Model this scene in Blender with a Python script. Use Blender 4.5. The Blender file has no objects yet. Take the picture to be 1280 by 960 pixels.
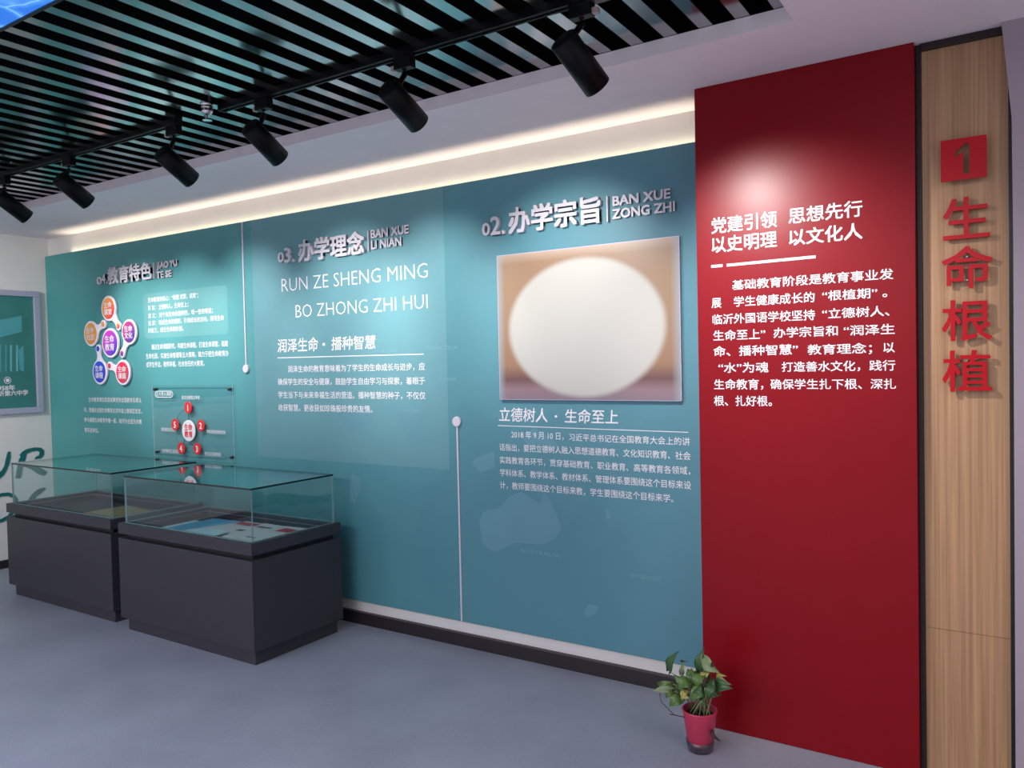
import bpy, bmesh, math, random
from mathutils import Vector, Matrix
random.seed(7)
S = bpy.context.scene
COL = S.collection
PI = math.pi

# ---------------------------------------------------------------- camera
CAMP = Vector((0.0, -3.4263, 1.55)); FPX = 984.33
yaw, pitch, roll = 0.5745, -0.0268, -0.0218
CF = Vector((-math.sin(yaw)*math.cos(pitch), math.cos(yaw)*math.cos(pitch), math.sin(pitch)))
_r = Vector((math.cos(yaw), math.sin(yaw), 0)); _u = _r.cross(CF)
CR = math.cos(roll)*_r + math.sin(roll)*_u
CU = -math.sin(roll)*_r + math.cos(roll)*_u
cd = bpy.data.cameras.new('camera'); cam = bpy.data.objects.new('camera', cd); COL.objects.link(cam)
cd.sensor_width = 36; cd.lens = FPX/1280*36; cd.clip_start = 0.05; cd.clip_end = 60
M = Matrix((CR, CU, -CF)).transposed().to_4x4(); M.translation = CAMP
cam.matrix_world = M
S.camera = cam

# ---------------------------------------------------------------- world, exposure, big lights
S.view_settings.view_transform = 'Standard'; S.view_settings.look = 'None'
S.view_settings.gamma = 1; S.view_settings.use_curve_mapping = False
S.view_settings.exposure = 1.0
S.cycles.transparent_max_bounces = 32; S.cycles.max_bounces = 8
W = bpy.data.worlds.new('room_air'); S.world = W; W.use_nodes = True
W.node_tree.nodes['Background'].inputs[0].default_value = (0.90, 0.93, 1.0, 1)
W.node_tree.nodes['Background'].inputs[1].default_value = 0.31

def light(name, kind, loc, energy, color=(1,1,1), aim=None, **kw):
    d = bpy.data.lights.new(name, kind); d.energy = energy; d.color = color
    for k, v in kw.items(): setattr(d, k, v)
    o = bpy.data.objects.new(name, d); COL.objects.link(o); o.location = loc
    if aim is not None:
        o.rotation_euler = (Vector(aim)-Vector(loc)).to_track_quat('-Z', 'Y').to_euler()
    return o
# unseen overhead fill lamps, added to raise the ambient light
light('hall_fill_light', 'AREA', (-2.6, -5.2, 2.6), 135, (0.98, 0.95, 0.98), (-2.6, -5.2, 0), shape='RECTANGLE', size=4.5, size_y=1.4)
light('hall_fill_light', 'AREA', (0.9, -2.2, 2.6), 12, (1.0, 0.85, 0.88), (0.9, -2.2, 0), shape='RECTANGLE', size=1.2, size_y=1.2)

# ---------------------------------------------------------------- helpers
def cam_ray(px, py):
    return CF + (px-640)/FPX*CR - (py-480)/FPX*CU
def U(px, py, ax, v):
    """the point of the plane axis=v that lies in this direction (used to measure the photograph)"""
    d = cam_ray(px, py); t = (v-CAMP[ax])/d[ax]; return CAMP + d*t

def lin(c):
    return tuple(((x/255)/12.92 if x/255 <= .04045 else ((x/255+.055)/1.055)**2.4) for x in c)
MATS = {}
def mat(name, rgb, rough=.5, metal=0., spec=.5, var=.0, scale=8., bump=0., bscale=200., emit=None, estr=0., coat=0.):
    if name in MATS: return MATS[name]
    m = bpy.data.materials.new(name); m.use_nodes = True; nt = m.node_tree; b = nt.nodes['Principled BSDF']
    c = lin(rgb)
    b.inputs['Roughness'].default_value = rough; b.inputs['Metallic'].default_value = metal
    b.inputs['Specular IOR Level'].default_value = spec
    b.inputs['Coat Weight'].default_value = coat
    tc = nt.nodes.new('ShaderNodeTexCoord')
    n = nt.nodes.new('ShaderNodeTexNoise'); n.inputs['Scale'].default_value = scale; n.inputs['Detail'].default_value = 3
    nt.links.new(tc.outputs['Object'], n.inputs['Vector'])
    r = nt.nodes.new('ShaderNodeValToRGB'); v = max(var, .01)
    r.color_ramp.elements[0].position = .3; r.color_ramp.elements[1].position = .7
    r.color_ramp.elements[0].color = tuple(x*(1-v) for x in c)+(1,)
    r.color_ramp.elements[1].color = tuple(min(1, x*(1+v)) for x in c)+(1,)
    nt.links.new(n.outputs['Fac'], r.inputs[0]); nt.links.new(r.outputs[0], b.inputs['Base Color'])
    if bump:
        n2 = nt.nodes.new('ShaderNodeTexNoise'); n2.inputs['Scale'].default_value = bscale; n2.inputs['Detail'].default_value = 2
        nt.links.new(tc.outputs['Object'], n2.inputs['Vector'])
        bp = nt.nodes.new('ShaderNodeBump'); bp.inputs['Strength'].default_value = bump; bp.inputs['Distance'].default_value = .002
        nt.links.new(n2.outputs['Fac'], bp.inputs['Height']); nt.links.new(bp.outputs[0], b.inputs['Normal'])
    if emit:
        b.inputs['Emission Color'].default_value = lin(emit)+(1,); b.inputs['Emission Strength'].default_value = estr
    MATS[name] = m; return m

def glass_mat(name, tint, extra=0.0, rough=0.0, refl=(.9, .97, .97)):
    m = bpy.data.materials.new(name); m.use_nodes = True; nt = m.node_tree; nt.nodes.clear()
    out = nt.nodes.new('ShaderNodeOutputMaterial'); mx = nt.nodes.new('ShaderNodeMixShader')
    t = nt.nodes.new('ShaderNodeBsdfTransparent'); t.inputs[0].default_value = tint+(1,)
    g = nt.nodes.new('ShaderNodeBsdfGlossy'); g.inputs['Roughness'].default_value = rough; g.inputs[0].default_value = tuple(refl)+(1,)
    f = nt.nodes.new('ShaderNodeLayerWeight'); pw = nt.nodes.new('ShaderNodeMath'); pw.operation = 'POWER'; pw.inputs[1].default_value = 5
    nt.links.new(f.outputs['Facing'], pw.inputs[0])
    a = nt.nodes.new('ShaderNodeMath'); a.operation = 'MULTIPLY_ADD'; a.use_clamp = True; a.inputs[1].default_value = .96; a.inputs[2].default_value = .04+extra
    nt.links.new(pw.outputs[0], a.inputs[0]); nt.links.new(a.outputs[0], mx.inputs[0])
    nt.links.new(t.outputs[0], mx.inputs[1]); nt.links.new(g.outputs[0], mx.inputs[2]); nt.links.new(mx.outputs[0], out.inputs[0])
    MATS[name] = m; return m

def obj(name, bm_or_me, m=None, parent=None, loc=None, smooth=False, **props):
    if isinstance(bm_or_me, bmesh.types.BMesh):
        me = bpy.data.meshes.new(name); bmesh.ops.recalc_face_normals(bm_or_me, faces=bm_or_me.faces[:]); bm_or_me.to_mesh(me); bm_or_me.free()
    else: me = bm_or_me
    if m is not None:
        me.materials.clear()
        for k in (m if isinstance(m, (list, tuple)) else [m]): me.materials.append(k)
    if smooth:
        for p in me.polygons: p.use_smooth = True
        me.update()
    o = bpy.data.objects.new(name, me); COL.objects.link(o)
    if parent is not None: o.parent = parent
    if loc is not None: o.location = loc
    for k, v in props.items(): o[k] = v
    return o
def thing(name, label, cat, loc=(0,0,0), group=None, rot=None):
    o = bpy.data.objects.new(name, None); o.empty_display_size = .05; COL.objects.link(o); o.location = loc
    if rot: o.rotation_euler = rot
    o['label'] = label; o['category'] = cat
    if group: o['group'] = group
    return o
def tag(o, label, cat, group=None):
    o['label'] = label; o['category'] = cat
    if group: o['group'] = group
    return o
def box(bm, x0, x1, y0, y1, z0, z1, bev=0., mi=0):
    r = bmesh.ops.create_cube(bm, size=1)
    for v in r['verts']:
        v.co = Vector(((x0+x1)/2+v.co.x*(x1-x0), (y0+y1)/2+v.co.y*(y1-y0), (z0+z1)/2+v.co.z*(z1-z0)))
    fs = set(f for v in r['verts'] for f in v.link_faces)
    for f in fs: f.material_index = mi
    if bev:
        bmesh.ops.bevel(bm, geom=list(set(e for v in r['verts'] for e in v.link_edges)), offset=bev, segments=2, affect='EDGES', profile=.6)
    return bm
def B(*a, **k): return box(bmesh.new(), *a, **k)
def lathe(bm, prof, n=24, center=(0,0,0), axis=None, close=False):
    """prof: (radius, height) along axis"""
    ax = Vector(axis or (0,0,1)).normalized(); q = ax.to_track_quat('Z', 'Y'); c = Vector(center)
    rings = []
    for r, h in prof:
        if r < 1e-6: rings.append([bm.verts.new(c+q@Vector((0,0,h)))])
        else: rings.append([bm.verts.new(c+q@Vector((r*math.cos(2*PI*i/n), r*math.sin(2*PI*i/n), h))) for i in range(n)])
    for a, b in zip(rings, rings[1:]):
        for i in range(n):
            j = (i+1) % n
            if len(a) == 1 and len(b) == 1: continue
            if len(a) == 1: bm.faces.new((a[0], b[i], b[j]))
            elif len(b) == 1: bm.faces.new((a[i], a[j], b[0]))
            else: bm.faces.new((a[i], a[j], b[j], b[i]))
    return bm
def tube(bm, pts, rad, n=8):
    pts = [Vector(p) for p in pts]; rings = []
    for i, p in enumerate(pts):
        d = (pts[min(i+1, len(pts)-1)]-pts[max(i-1, 0)]).normalized(); q = d.to_track_quat('Z', 'Y')
        r = rad[i] if isinstance(rad, (list, tuple)) else rad
        rings.append([bm.verts.new(p+q@Vector((r*math.cos(2*PI*k/n), r*math.sin(2*PI*k/n), 0))) for k in range(n)])
    for a, b in zip(rings, rings[1:]):
        for k in range(n): bm.faces.new((a[k], a[(k+1) % n], b[(k+1) % n], b[k]))
    bm.faces.new(rings[0][::-1]); bm.faces.new(rings[-1])
    return bm
def flat_curve(polys, extrude):
    """closed outlines (holes by the even-odd rule) -> mesh lying in local XY, thickness 2*extrude along Z"""
    cu = bpy.data.curves.new('outline', 'CURVE'); cu.dimensions = '2D'; cu.fill_mode = 'BOTH'; cu.extrude = extrude
    for poly in polys:
        sp = cu.splines.new('POLY'); sp.points.add(len(poly)-1)
        for i, p in enumerate(poly): sp.points[i].co = (p[0], p[1], 0, 1)
        sp.use_cyclic_u = True
    return curve_mesh(cu)
def curve_mesh(cu):
    o = bpy.data.objects.new('tmp', cu); COL.objects.link(o)
    dg = bpy.context.evaluated_depsgraph_get(); dg.update()
    me = bpy.data.meshes.new_from_object(o.evaluated_get(dg)); bpy.data.objects.remove(o); bpy.data.curves.remove(cu)
    return me
TXT = {}
def text_mesh(s, offset=0., extrude=0., shear=0.):
    k = (s, offset, extrude, shear)
    if k in TXT: return TXT[k].copy()
    cu = bpy.data.curves.new('lettering', 'FONT'); cu.body = s; cu.size = 1; cu.offset = min(offset, 0); bold = max(0, offset*.8); cu.extrude = extrude
    cu.shear = shear; cu.resolution_u = 2
    me = curve_mesh(cu)
    if bold:                      # heavier strokes: the same outline laid again, slightly to each side
        bm = bmesh.new(); n0 = 0
        for i, (dx, dy) in enumerate(((0, 0), (bold, bold), (-bold, bold), (bold, -bold), (-bold, -bold))):
            bm.from_mesh(me); bm.verts.ensure_lookup_table()
            for v in bm.verts[n0:]: v.co += Vector((dx, dy, .0004*i))
            n0 = len(bm.verts)
        bm.to_mesh(me); bm.free()
    TXT[k] = me.copy(); return me

# wall planes: 'back' faces -y (local x -> +X), 'left' faces +x (local x -> +Y)
def wall_map(me, ax, v, sgn):
    """local (x,y,z) with z towards the viewer -> world"""
    for q in me.vertices:
        x, y, z = q.co
        q.co = (x, v-z, y) if ax == 1 else (v+z, x, y)
    me.update()
def hpos(p, ax): return p[0] if ax == 1 else p[1]
def put_text(s, a, b, hpx, m, parent, plane=(1, 0.), off=0., ext=0., lift=.0008, shear=0., name='text_line', caps=False, label=None):
    """one line of lettering between two measured points of the wall plane; hpx = glyph height"""
    ax, v = plane
    me = text_mesh(s, off, ext, shear)
    xs = [q.co.x for q in me.vertices]
    if not xs: return None
    x0, x1 = min(xs), max(xs)
    A, C_ = U(*a, ax, v), U(*b, ax, v)
    mx, my = (a[0]+b[0])/2, (a[1]+b[1])/2
    H = (U(mx, my-hpx/2, ax, v)-U(mx, my+hpx/2, ax, v)).z
    ecy, eh = (.365, .73) if caps else (.365, .90)
    sx = (hpos(C_, ax)-hpos(A, ax))/(x1-x0); sz = H/eh
    zc = (A.z+C_.z)/2
    for q in me.vertices:
        q.co = (hpos(A, ax)+(q.co.x-x0)*sx, zc+(q.co.y-ecy)*sz, q.co.z*H+lift)
    wall_map(me, ax, v, 1)
    o = obj(name, me, m, parent)
    if label: o['label'] = label
    return o
def crop(ox, oy, s): return lambda x, y: (ox+x/s, oy+y/s)
def shape(polys, m, parent, name, plane=(1, 0.), lift=.0006, ext=.0002, **props):
    """polys given as measured points, flat on a wall plane"""
    ax, v = plane
    pl = [[(hpos(U(*p, ax, v), ax), U(*p, ax, v).z) for p in poly] for poly in polys]
    me = flat_curve(pl, ext)
    for q in me.vertices: q.co.z += lift
    wall_map(me, ax, v, 1)
    return obj(name, me, m, parent, **props)
def wshape(polys, m, parent, name, y=0., lift=.0006, ext=.0002, **props):
    me = flat_curve(polys, ext)
    for q in me.vertices: q.co.z += lift
    wall_map(me, 1, y, 1)
    return obj(name, me, m, parent, **props)
def circ(cx, cz, r, n=28): return [(cx+r*math.cos(2*PI*i/n), cz+r*math.sin(2*PI*i/n)) for i in range(n)]

# ---------------------------------------------------------------- materials
white_wall = mat('warm_white_paint', (222, 218, 214), .7, var=.02, bump=.15)
white_ceil = mat('ceiling_paint', (234, 222, 227), .75, var=.02, bump=.1)
black_base = mat('dark_skirting', (38, 33, 35), .4, var=.06)
slat_m = mat('dark_aluminium', (178, 178, 178), .15, metal=1., var=.03, scale=3)
slat_side = mat('slat_side_shaded', (4, 4, 5), .85, spec=.1)  # same aluminium as the undersides; the shade between slats is painted in
void_m = mat('plenum_black', (4, 4, 5), .9)
black_m = mat('black_powder_coat', (7, 7, 9), .42, spec=.16, var=.05)
case_m = mat('charcoal_laminate', (53, 50, 57), .45, var=.06, scale=30, bump=.06)
case_edge = mat('charcoal_laminate_shadow_gap', (30, 30, 34), .5)
white_ink = mat('white_vinyl', (232, 226, 230), .5)
raised_m = mat('white_acrylic', (205, 200, 208), .4)
glass = glass_mat('clear_glass', (.93, .975, .97))
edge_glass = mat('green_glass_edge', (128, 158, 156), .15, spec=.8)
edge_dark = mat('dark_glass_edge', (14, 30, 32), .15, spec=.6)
steel_m = mat('brushed_steel', (170, 170, 172), .3, metal=1.)

def board_material():
    m = bpy.data.materials.new('teal_print'); m.use_nodes = True; nt = m.node_tree; b = nt.nodes['Principled BSDF']
    tc = nt.nodes.new('ShaderNodeTexCoord'); sp = nt.nodes.new('ShaderNodeSeparateXYZ'); nt.links.new(tc.outputs['Object'], sp.inputs[0])
    mr = nt.nodes.new('ShaderNodeMapRange'); mr.inputs[1].default_value = -6.8; mr.inputs[2].default_value = -1.2
    nt.links.new(sp.outputs[0], mr.inputs[0])
    r = nt.nodes.new('ShaderNodeValToRGB'); r.color_ramp.elements[0].color = lin((76, 150, 148))+(1,); r.color_ramp.elements[1].color = lin((88, 136, 150))+(1,)
    nt.links.new(mr.outputs[0], r.inputs[0])
    n = nt.nodes.new('ShaderNodeTexNoise'); n.inputs['Scale'].default_value = 1.1; n.inputs['Detail'].default_value = 6
    nt.links.new(tc.outputs['Object'], n.inputs['Vector'])
    cr = nt.nodes.new('ShaderNodeValToRGB'); cr.color_ramp.elements[0].position = .49; cr.color_ramp.elements[1].position = .52
    cr.color_ramp.elements[0].color = (0, 0, 0, 1); cr.color_ramp.elements[1].color = (1, 1, 1, 1)
    nt.links.new(n.outputs['Fac'], cr.inputs[0])
    mx = nt.nodes.new('ShaderNodeMix'); mx.data_type = 'RGBA'; mx.blend_type = 'MULTIPLY'
    ml = nt.nodes.new('ShaderNodeMath'); ml.operation = 'MULTIPLY'; ml.inputs[1].default_value = .16
    nt.links.new(cr.outputs[0], ml.inputs[0]); nt.links.new(ml.outputs[0], mx.inputs[0])
    nt.links.new(r.outputs[0], mx.inputs[6]); mx.inputs[7].default_value = (.6, .75, .8, 1)
    nt.links.new(mx.outputs[2], b.inputs['Base Color'])
    b.inputs['Roughness'].default_value = .5; b.inputs['Specular IOR Level'].default_value = .35
    return m
teal_m = board_material()
teal_light = mat('pale_teal_print', (100, 148, 156), .5, spec=.35, var=.02)
teal_pale = mat('pale_teal_box_print', (96, 152, 154), .5, spec=.35, var=.02)
map_m = mat('map_print', (98, 146, 158), .5, spec=.35, var=.02)
map_m2 = mat('map_lettering_print', (112, 158, 168), .5, spec=.35)
teal_dark = mat('deep_teal_paint', (24, 104, 102), .5)
red_m = mat('red_lacquer_board', (126, 3, 17), .33, spec=.22, var=.02)
red_m.node_tree.nodes['Principled BSDF'].inputs['Coat Weight'].default_value = .0
red_acr = mat('red_acrylic', (176, 6, 24), .28, spec=.25)

def wood_material():
    m = bpy.data.materials.new('oak_veneer'); m.use_nodes = True; nt = m.node_tree; b = nt.nodes['Principled BSDF']
    tc = nt.nodes.new('ShaderNodeTexCoord'); mp = nt.nodes.new('ShaderNodeMapping'); mp.inputs['Scale'].default_value = (120, 60, 1.6)
    nt.links.new(tc.outputs['Object'], mp.inputs[0])
    n = nt.nodes.new('ShaderNodeTexNoise'); n.inputs['Scale'].default_value = 1; n.inputs['Detail'].default_value = 5
    nt.links.new(mp.outputs[0], n.inputs['Vector'])
    r = nt.nodes.new('ShaderNodeValToRGB'); r.color_ramp.elements[0].position = .3; r.color_ramp.elements[1].position = .7
    r.color_ramp.elements[0].color = lin((150, 112, 80))+(1,); r.color_ramp.elements[1].color = lin((182, 142, 104))+(1,)
    nt.links.new(n.outputs['Fac'], r.inputs[0]); nt.links.new(r.outputs[0], b.inputs['Base Color'])
    b.inputs['Roughness'].default_value = .45
    return m
wood_m = wood_material()

def floor_material():
    m = bpy.data.materials.new('grey_vinyl_floor'); m.use_nodes = True; nt = m.node_tree; b = nt.nodes['Principled BSDF']
    tc = nt.nodes.new('ShaderNodeTexCoord')
    n = nt.nodes.new('ShaderNodeTexNoise'); n.inputs['Scale'].default_value = 2.2; n.inputs['Detail'].default_value = 7
    n2 = nt.nodes.new('ShaderNodeTexNoise'); n2.inputs['Scale'].default_value = 140; n2.inputs['Detail'].default_value = 2
    for k in (n, n2): nt.links.new(tc.outputs['Object'], k.inputs['Vector'])
    r = nt.nodes.new('ShaderNodeValToRGB'); r.color_ramp.elements[0].position = .35; r.color_ramp.elements[1].position = .65
    r.color_ramp.elements[0].color = lin((146, 150, 162))+(1,); r.color_ramp.elements[1].color = lin((158, 162, 173))+(1,)
    nt.links.new(n.outputs['Fac'], r.inputs[0])
    mx = nt.nodes.new('ShaderNodeMix'); mx.data_type = 'RGBA'; mx.blend_type = 'OVERLAY'; mx.inputs[0].default_value = .25
    nt.links.new(r.outputs[0], mx.inputs[6]); nt.links.new(n2.outputs['Fac'], mx.inputs[7])
    nt.links.new(mx.outputs[2], b.inputs['Base Color'])
    b.inputs['Roughness'].default_value = .42; b.inputs['Specular IOR Level'].default_value = .45
    bp = nt.nodes.new('ShaderNodeBump'); bp.inputs['Strength'].default_value = .25; bp.inputs['Distance'].default_value = .001
    nt.links.new(n2.outputs['Fac'], bp.inputs['Height']); nt.links.new(bp.outputs[0], b.inputs['Normal'])
    return m

# ================================================================ SETTING
ZC = 2.6664; ZT = 2.5174; ZB = 0.1414; XL = -6.822; XR = -1.133
ST = dict(kind='structure')
obj('floor', B(XL-.2, 1.6, -7.5, .2, -.1, 0), floor_material(), **ST)
obj('wall_back', B(XL-.1, 1.6, .03, .15, 0, 3.0), white_wall, **ST)
obj('wall_left', B(XL-.12, XL, -7.5, .03, 0, 3.0), white_wall, **ST)
obj('baseboard_back', B(XL, XR, .0, .03, 0, .0714, bev=.002), black_base, **ST)
obj('baseboard_left', B(XL, XL+.012, -7.5, 0, 0, .066, bev=.002), black_base, **ST)
# dropped soffit with a rectangular opening for the slatted field
OX0, OX1, OY0, OY1 = -5.723, -.632, -4.6, -.677
bm = bmesh.new()
ZL = 2.7205
box(bm, XL, 1.6, OY1, .03, ZC, ZL); box(bm, XL, OX0, -7.5, OY1, ZC, ZL)
box(bm, OX1, 1.6, -7.5, OY1, ZC, ZL); box(bm, OX0, OX1, -7.5, OY0, ZC, ZL)
ceil = obj('ceiling', bm, white_ceil, **ST)
bm = bmesh.new(); q_ = .25
box(bm, OX0-q_, OX1+q_, OY0-q_, OY1+q_, 2.97, 3.0); box(bm, OX0-q_, OX1+q_, OY1+q_-.02, OY1+q_, ZL, 2.97); box(bm, OX0-q_, OX1+q_, OY0-q_, OY0-q_+.02, ZL, 2.97)
box(bm, OX0-q_, OX0-q_+.02, OY0-q_+.02, OY1+q_-.02, ZL, 2.97); box(bm, OX1+q_-.02, OX1+q_, OY0-q_+.02, OY1+q_-.02, ZL, 2.97)
box(bm, OX0-q_+.02, OX1+q_-.02, OY1+.004, OY1+q_-.02, ZL, ZL+.001); box(bm, OX1+.004, OX1+q_-.02, OY0, OY1+.004, ZL, ZL+.001)
obj('plenum_box', bm, void_m, ceil, label='black painted void above the slats')
# slats
SZ = 2.722; PITCH = .1305
me = None; k = 0; x = -1.4785+7*PITCH
while x > OX0-.04:
    y0 = -2.13 if -4.95 < x < -.95 else OY0-.1
    bm = bmesh.new()
    # hollow U profile: bottom face and two thin sides
    w = .0505; t = .0015; h = .10
    prof = [(-w/2, 0), (w/2, 0), (w/2, h), (w/2-t, h), (w/2-t, t), (-w/2+t, t), (-w/2+t, h), (-w/2, h)]
    for pa in ((y0, OY1+.12),):
        a = [bm.verts.new((px, pa[0], pz)) for px, pz in prof]; b = [bm.verts.new((px, pa[1], pz)) for px, pz in prof]
        for i in range(8): bm.faces.new((a[i], a[(i+1) % 8], b[(i+1) % 8], b[i]))
        bm.faces.new(a[::-1]); bm.faces.new(b)
    bmesh.ops.recalc_face_normals(bm, faces=bm.faces[:])
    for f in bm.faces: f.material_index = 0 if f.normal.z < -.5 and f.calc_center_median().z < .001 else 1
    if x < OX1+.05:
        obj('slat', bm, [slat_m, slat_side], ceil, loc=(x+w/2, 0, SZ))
    else: bm.free()
    x -= PITCH
# pillar at the right edge: its edge leans in above head height
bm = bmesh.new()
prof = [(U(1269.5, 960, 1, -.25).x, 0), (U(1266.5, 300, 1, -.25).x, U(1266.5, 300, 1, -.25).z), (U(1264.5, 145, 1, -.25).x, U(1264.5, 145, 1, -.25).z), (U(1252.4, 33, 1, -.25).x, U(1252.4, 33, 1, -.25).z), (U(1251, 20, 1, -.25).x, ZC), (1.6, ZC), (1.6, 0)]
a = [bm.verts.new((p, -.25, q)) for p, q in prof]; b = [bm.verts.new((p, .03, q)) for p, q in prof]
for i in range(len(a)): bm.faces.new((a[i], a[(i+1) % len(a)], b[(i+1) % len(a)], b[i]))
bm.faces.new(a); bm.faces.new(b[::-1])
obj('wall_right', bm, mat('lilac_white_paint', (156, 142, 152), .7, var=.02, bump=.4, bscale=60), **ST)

# light strip lying in the trough behind the teal board's top edge
strip = obj('light_strip', B(XL+.35, XR-.01, .010, .028, ZT-.022, ZT-.017), mat('strip_diffuser', (255, 236, 190), .5, emit=(255, 232, 176), estr=.6))
tag(strip, 'warm light strip lying hidden behind the top edge of the teal board', 'light')
light('cove_strip_glow', 'AREA', ((XL+.35+XR)/2, .0175, ZT-.0125), 2.0, (1.0, .90, .66), ((XL+.35+XR)/2, -.03, ZC), shape='RECTANGLE', size=(XR-XL-.37), size_y=.006, spread=math.radians(120))

# ================================================================ BLUE LIGHT BOX
def caustic():
    m = bpy.data.materials.new('backlit_water_print'); m.use_nodes = True; nt = m.node_tree; b = nt.nodes['Principled BSDF']
    tc = nt.nodes.new('ShaderNodeTexCoord')
    n = nt.nodes.new('ShaderNodeTexNoise'); n.inputs['Scale'].default_value = 5; nt.links.new(tc.outputs['Object'], n.inputs['Vector'])
    mv = nt.nodes.new('ShaderNodeMix'); mv.data_type = 'RGBA'; mv.inputs[0].default_value = .12
    nt.links.new(tc.outputs['Object'], mv.inputs[6]); nt.links.new(n.outputs['Color'], mv.inputs[7])
    v = nt.nodes.new('ShaderNodeTexVoronoi'); v.feature = 'DISTANCE_TO_EDGE'; v.inputs['Scale'].default_value = 6.5
    nt.links.new(mv.outputs[2], v.inputs['Vector'])
    r = nt.nodes.new('ShaderNodeValToRGB'); e = r.color_ramp.elements
    e[0].color = lin((150, 212, 255))+(1,); e[1].position = .14; e[1].color = lin((44, 120, 232))+(1,)
    x_ = e.new(.03); x_.color = lin((84, 158, 250))+(1,)
    nt.links.new(v.outputs['Distance'], r.inputs[0])
    nt.links.new(r.outputs[0], b.inputs['Emission Color']); b.inputs['Emission Strength'].default_value = .5
    b.inputs['Base Color'].default_value = (.02, .05, .1, 1)
    return m
bl = thing('ceiling_light_box', 'glowing blue water-patterned light box set among the ceiling slats', 'light box', (-2.9, -2.1, 2.70))
obj('screen', B(-2.0, 1.9, -2.2, -.012, 0, .01), caustic(), bl)
bm = bmesh.new(); box(bm, -2.02, 1.92, -.012, 0, -.004, .1); box(bm, -2.02, -2.0, -2.2, -.012, -.004, .1); box(bm, 1.9, 1.92, -2.2, -.012, -.004, .1)
obj('frame', bm, mat('dark_blue_frame', (14, 18, 34), .4), bl)

# ================================================================ TEAL BOARD
board = obj('wall_board', B(XL+.003, XR-.001, 0, .004, ZB, ZT), teal_m)
tag(board, 'long teal printed wall board with white text and faint world map', 'wall board')
c56 = crop(300, 400, 4.0); c03 = crop(300, 260, 4.571); c02 = crop(590, 220, 4.362); c02b = crop(590, 440, 4.362)
c04 = crop(0, 300, 4.0); c04b = crop(90, 480, 5.818); c04c = crop(80, 320, 5.333)
# lighter field behind the middle section
tl, br = U(314, 285, 1, 0), U(562, 587, 1, 0)
wshape([[(U(320, 480, 1, 0).x, br.z), (br.x, br.z), (br.x, ZT-.002), (U(320, 480, 1, 0).x, ZT-.002)]], teal_light, board, 'printed_field', lift=.0002, ext=.0001, label='paler rectangle behind the middle text')
# faint map
maps = [
    [c56(*p) for p in ((480, 470), (560, 440), (640, 470), (670, 490), (640, 530), (545, 548), (500, 500))],
    [c56(*p) for p in ((790, 470), (850, 455), (950, 470), (905, 530), (885, 600), (860, 625), (835, 590), (812, 530))],
    [c56(*p) for p in ((560, 770), (600, 790), (605, 850), (575, 915), (550, 900), (548, 840))],
    [c56(*p) for p in ((1180, 690), (1270, 655), (1275, 740), (1200, 760), (1160, 720))],
    [c02b(*p) for p in ((40, 930), (60, 870), (150, 850), (200, 790), (270, 760), (330, 800), (370, 830), (395, 760), (420, 800), (470, 900), (490, 958), (450, 1020), (380, 1050), (240, 1040), (120, 1090), (60, 1050))],
    [(730, 765), (736, 755), (748, 758), (744, 768), (734, 771)], [(757, 636), (762, 640), (764, 650), (758, 647)],
    [(652, 545), (668, 535), (690, 548), (700, 560), (680, 566), (660, 556)],
]
for poly in maps:
    shape([poly], map_m, board, 'map_landmass', lift=.0004, ext=.0001)
for s, a, b, h in (('MONGOLIA', c56(935, 140), c56(1088, 136), 5), ('CHINA', c56(995, 295), c56(1083, 293), 5), ('INDIA', c56(820, 452), c56(890, 452), 4), ('KAZAKHSTAN', c56(620, 155), c56(785, 155), 4), ('AUSTRALIA', (650, 690), (700, 692), 5), ('NEW ZEALAND', (787, 718), (826, 724), 5)):
    put_text(s, a, b, h, map_m2, board, lift=.0008, caps=True, name='map_lettering')

BODY = dict(off=.004)
def lines(rows, cr, h, m, parent, plane=(1, 0.), **kw):
    for s, a, b in rows: put_text(s, cr(*a), cr(*b), h, m, parent, plane, **kw)
lines([('润泽生命的教育意味着为了学生的生命成长与进步，应', (240, 243), (925, 236)),
       ('确保学生的安全与健康，鼓励学生自由学习与探索，着眼于', (190, 307), (925, 307)),
       ('学生当下与未来幸福生活的营造。播种智慧的种子，不仅仅', (192, 373), (928, 380)),
       ('收获智慧，更收获如珍珠般珍贵的友情。', (193, 438), (662, 446))], c56, 8.6, white_ink, board, off=.006)
lines([('润泽生命', (215, 787), (448, 781)), ('播种智慧', (522, 777), (775, 766))], c03, 16.5, white_ink, board, off=.010, shear=.08)
shape([[c03(479+8*math.cos(t*.8), 779+9*math.sin(t*.8)) for t in range(8)]], white_ink, board, 'dot')
shape([[c03(215, 854), c03(1050, 832), c03(1050, 837), c03(215, 859)]], white_ink, board, 'rule_line')
put_text('RUN ZE SHENG MING', c03(238, 435), c03(1072, 357), 18.8, white_ink, board, caps=True, off=-.012)
put_text('BO ZHONG ZHI HUI', c03(318, 585), c03(1072, 533), 18.2, white_ink, board, caps=True, off=-.012)
lines([('立德树人', (147, 342), (412, 346)), ('生命至上', (505, 350), (797, 356))], c02b, 17, white_ink, board, off=.010, shear=.08)
shape([[c02b(458+7*math.cos(t*.8), 351+7*math.sin(t*.8)) for t in range(8)]], white_ink, board, 'dot')
shape([[c02b(143, 399), c02b(1180, 436), c02b(1180, 440), c02b(143, 403)]], white_ink, board, 'rule_line')
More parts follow.
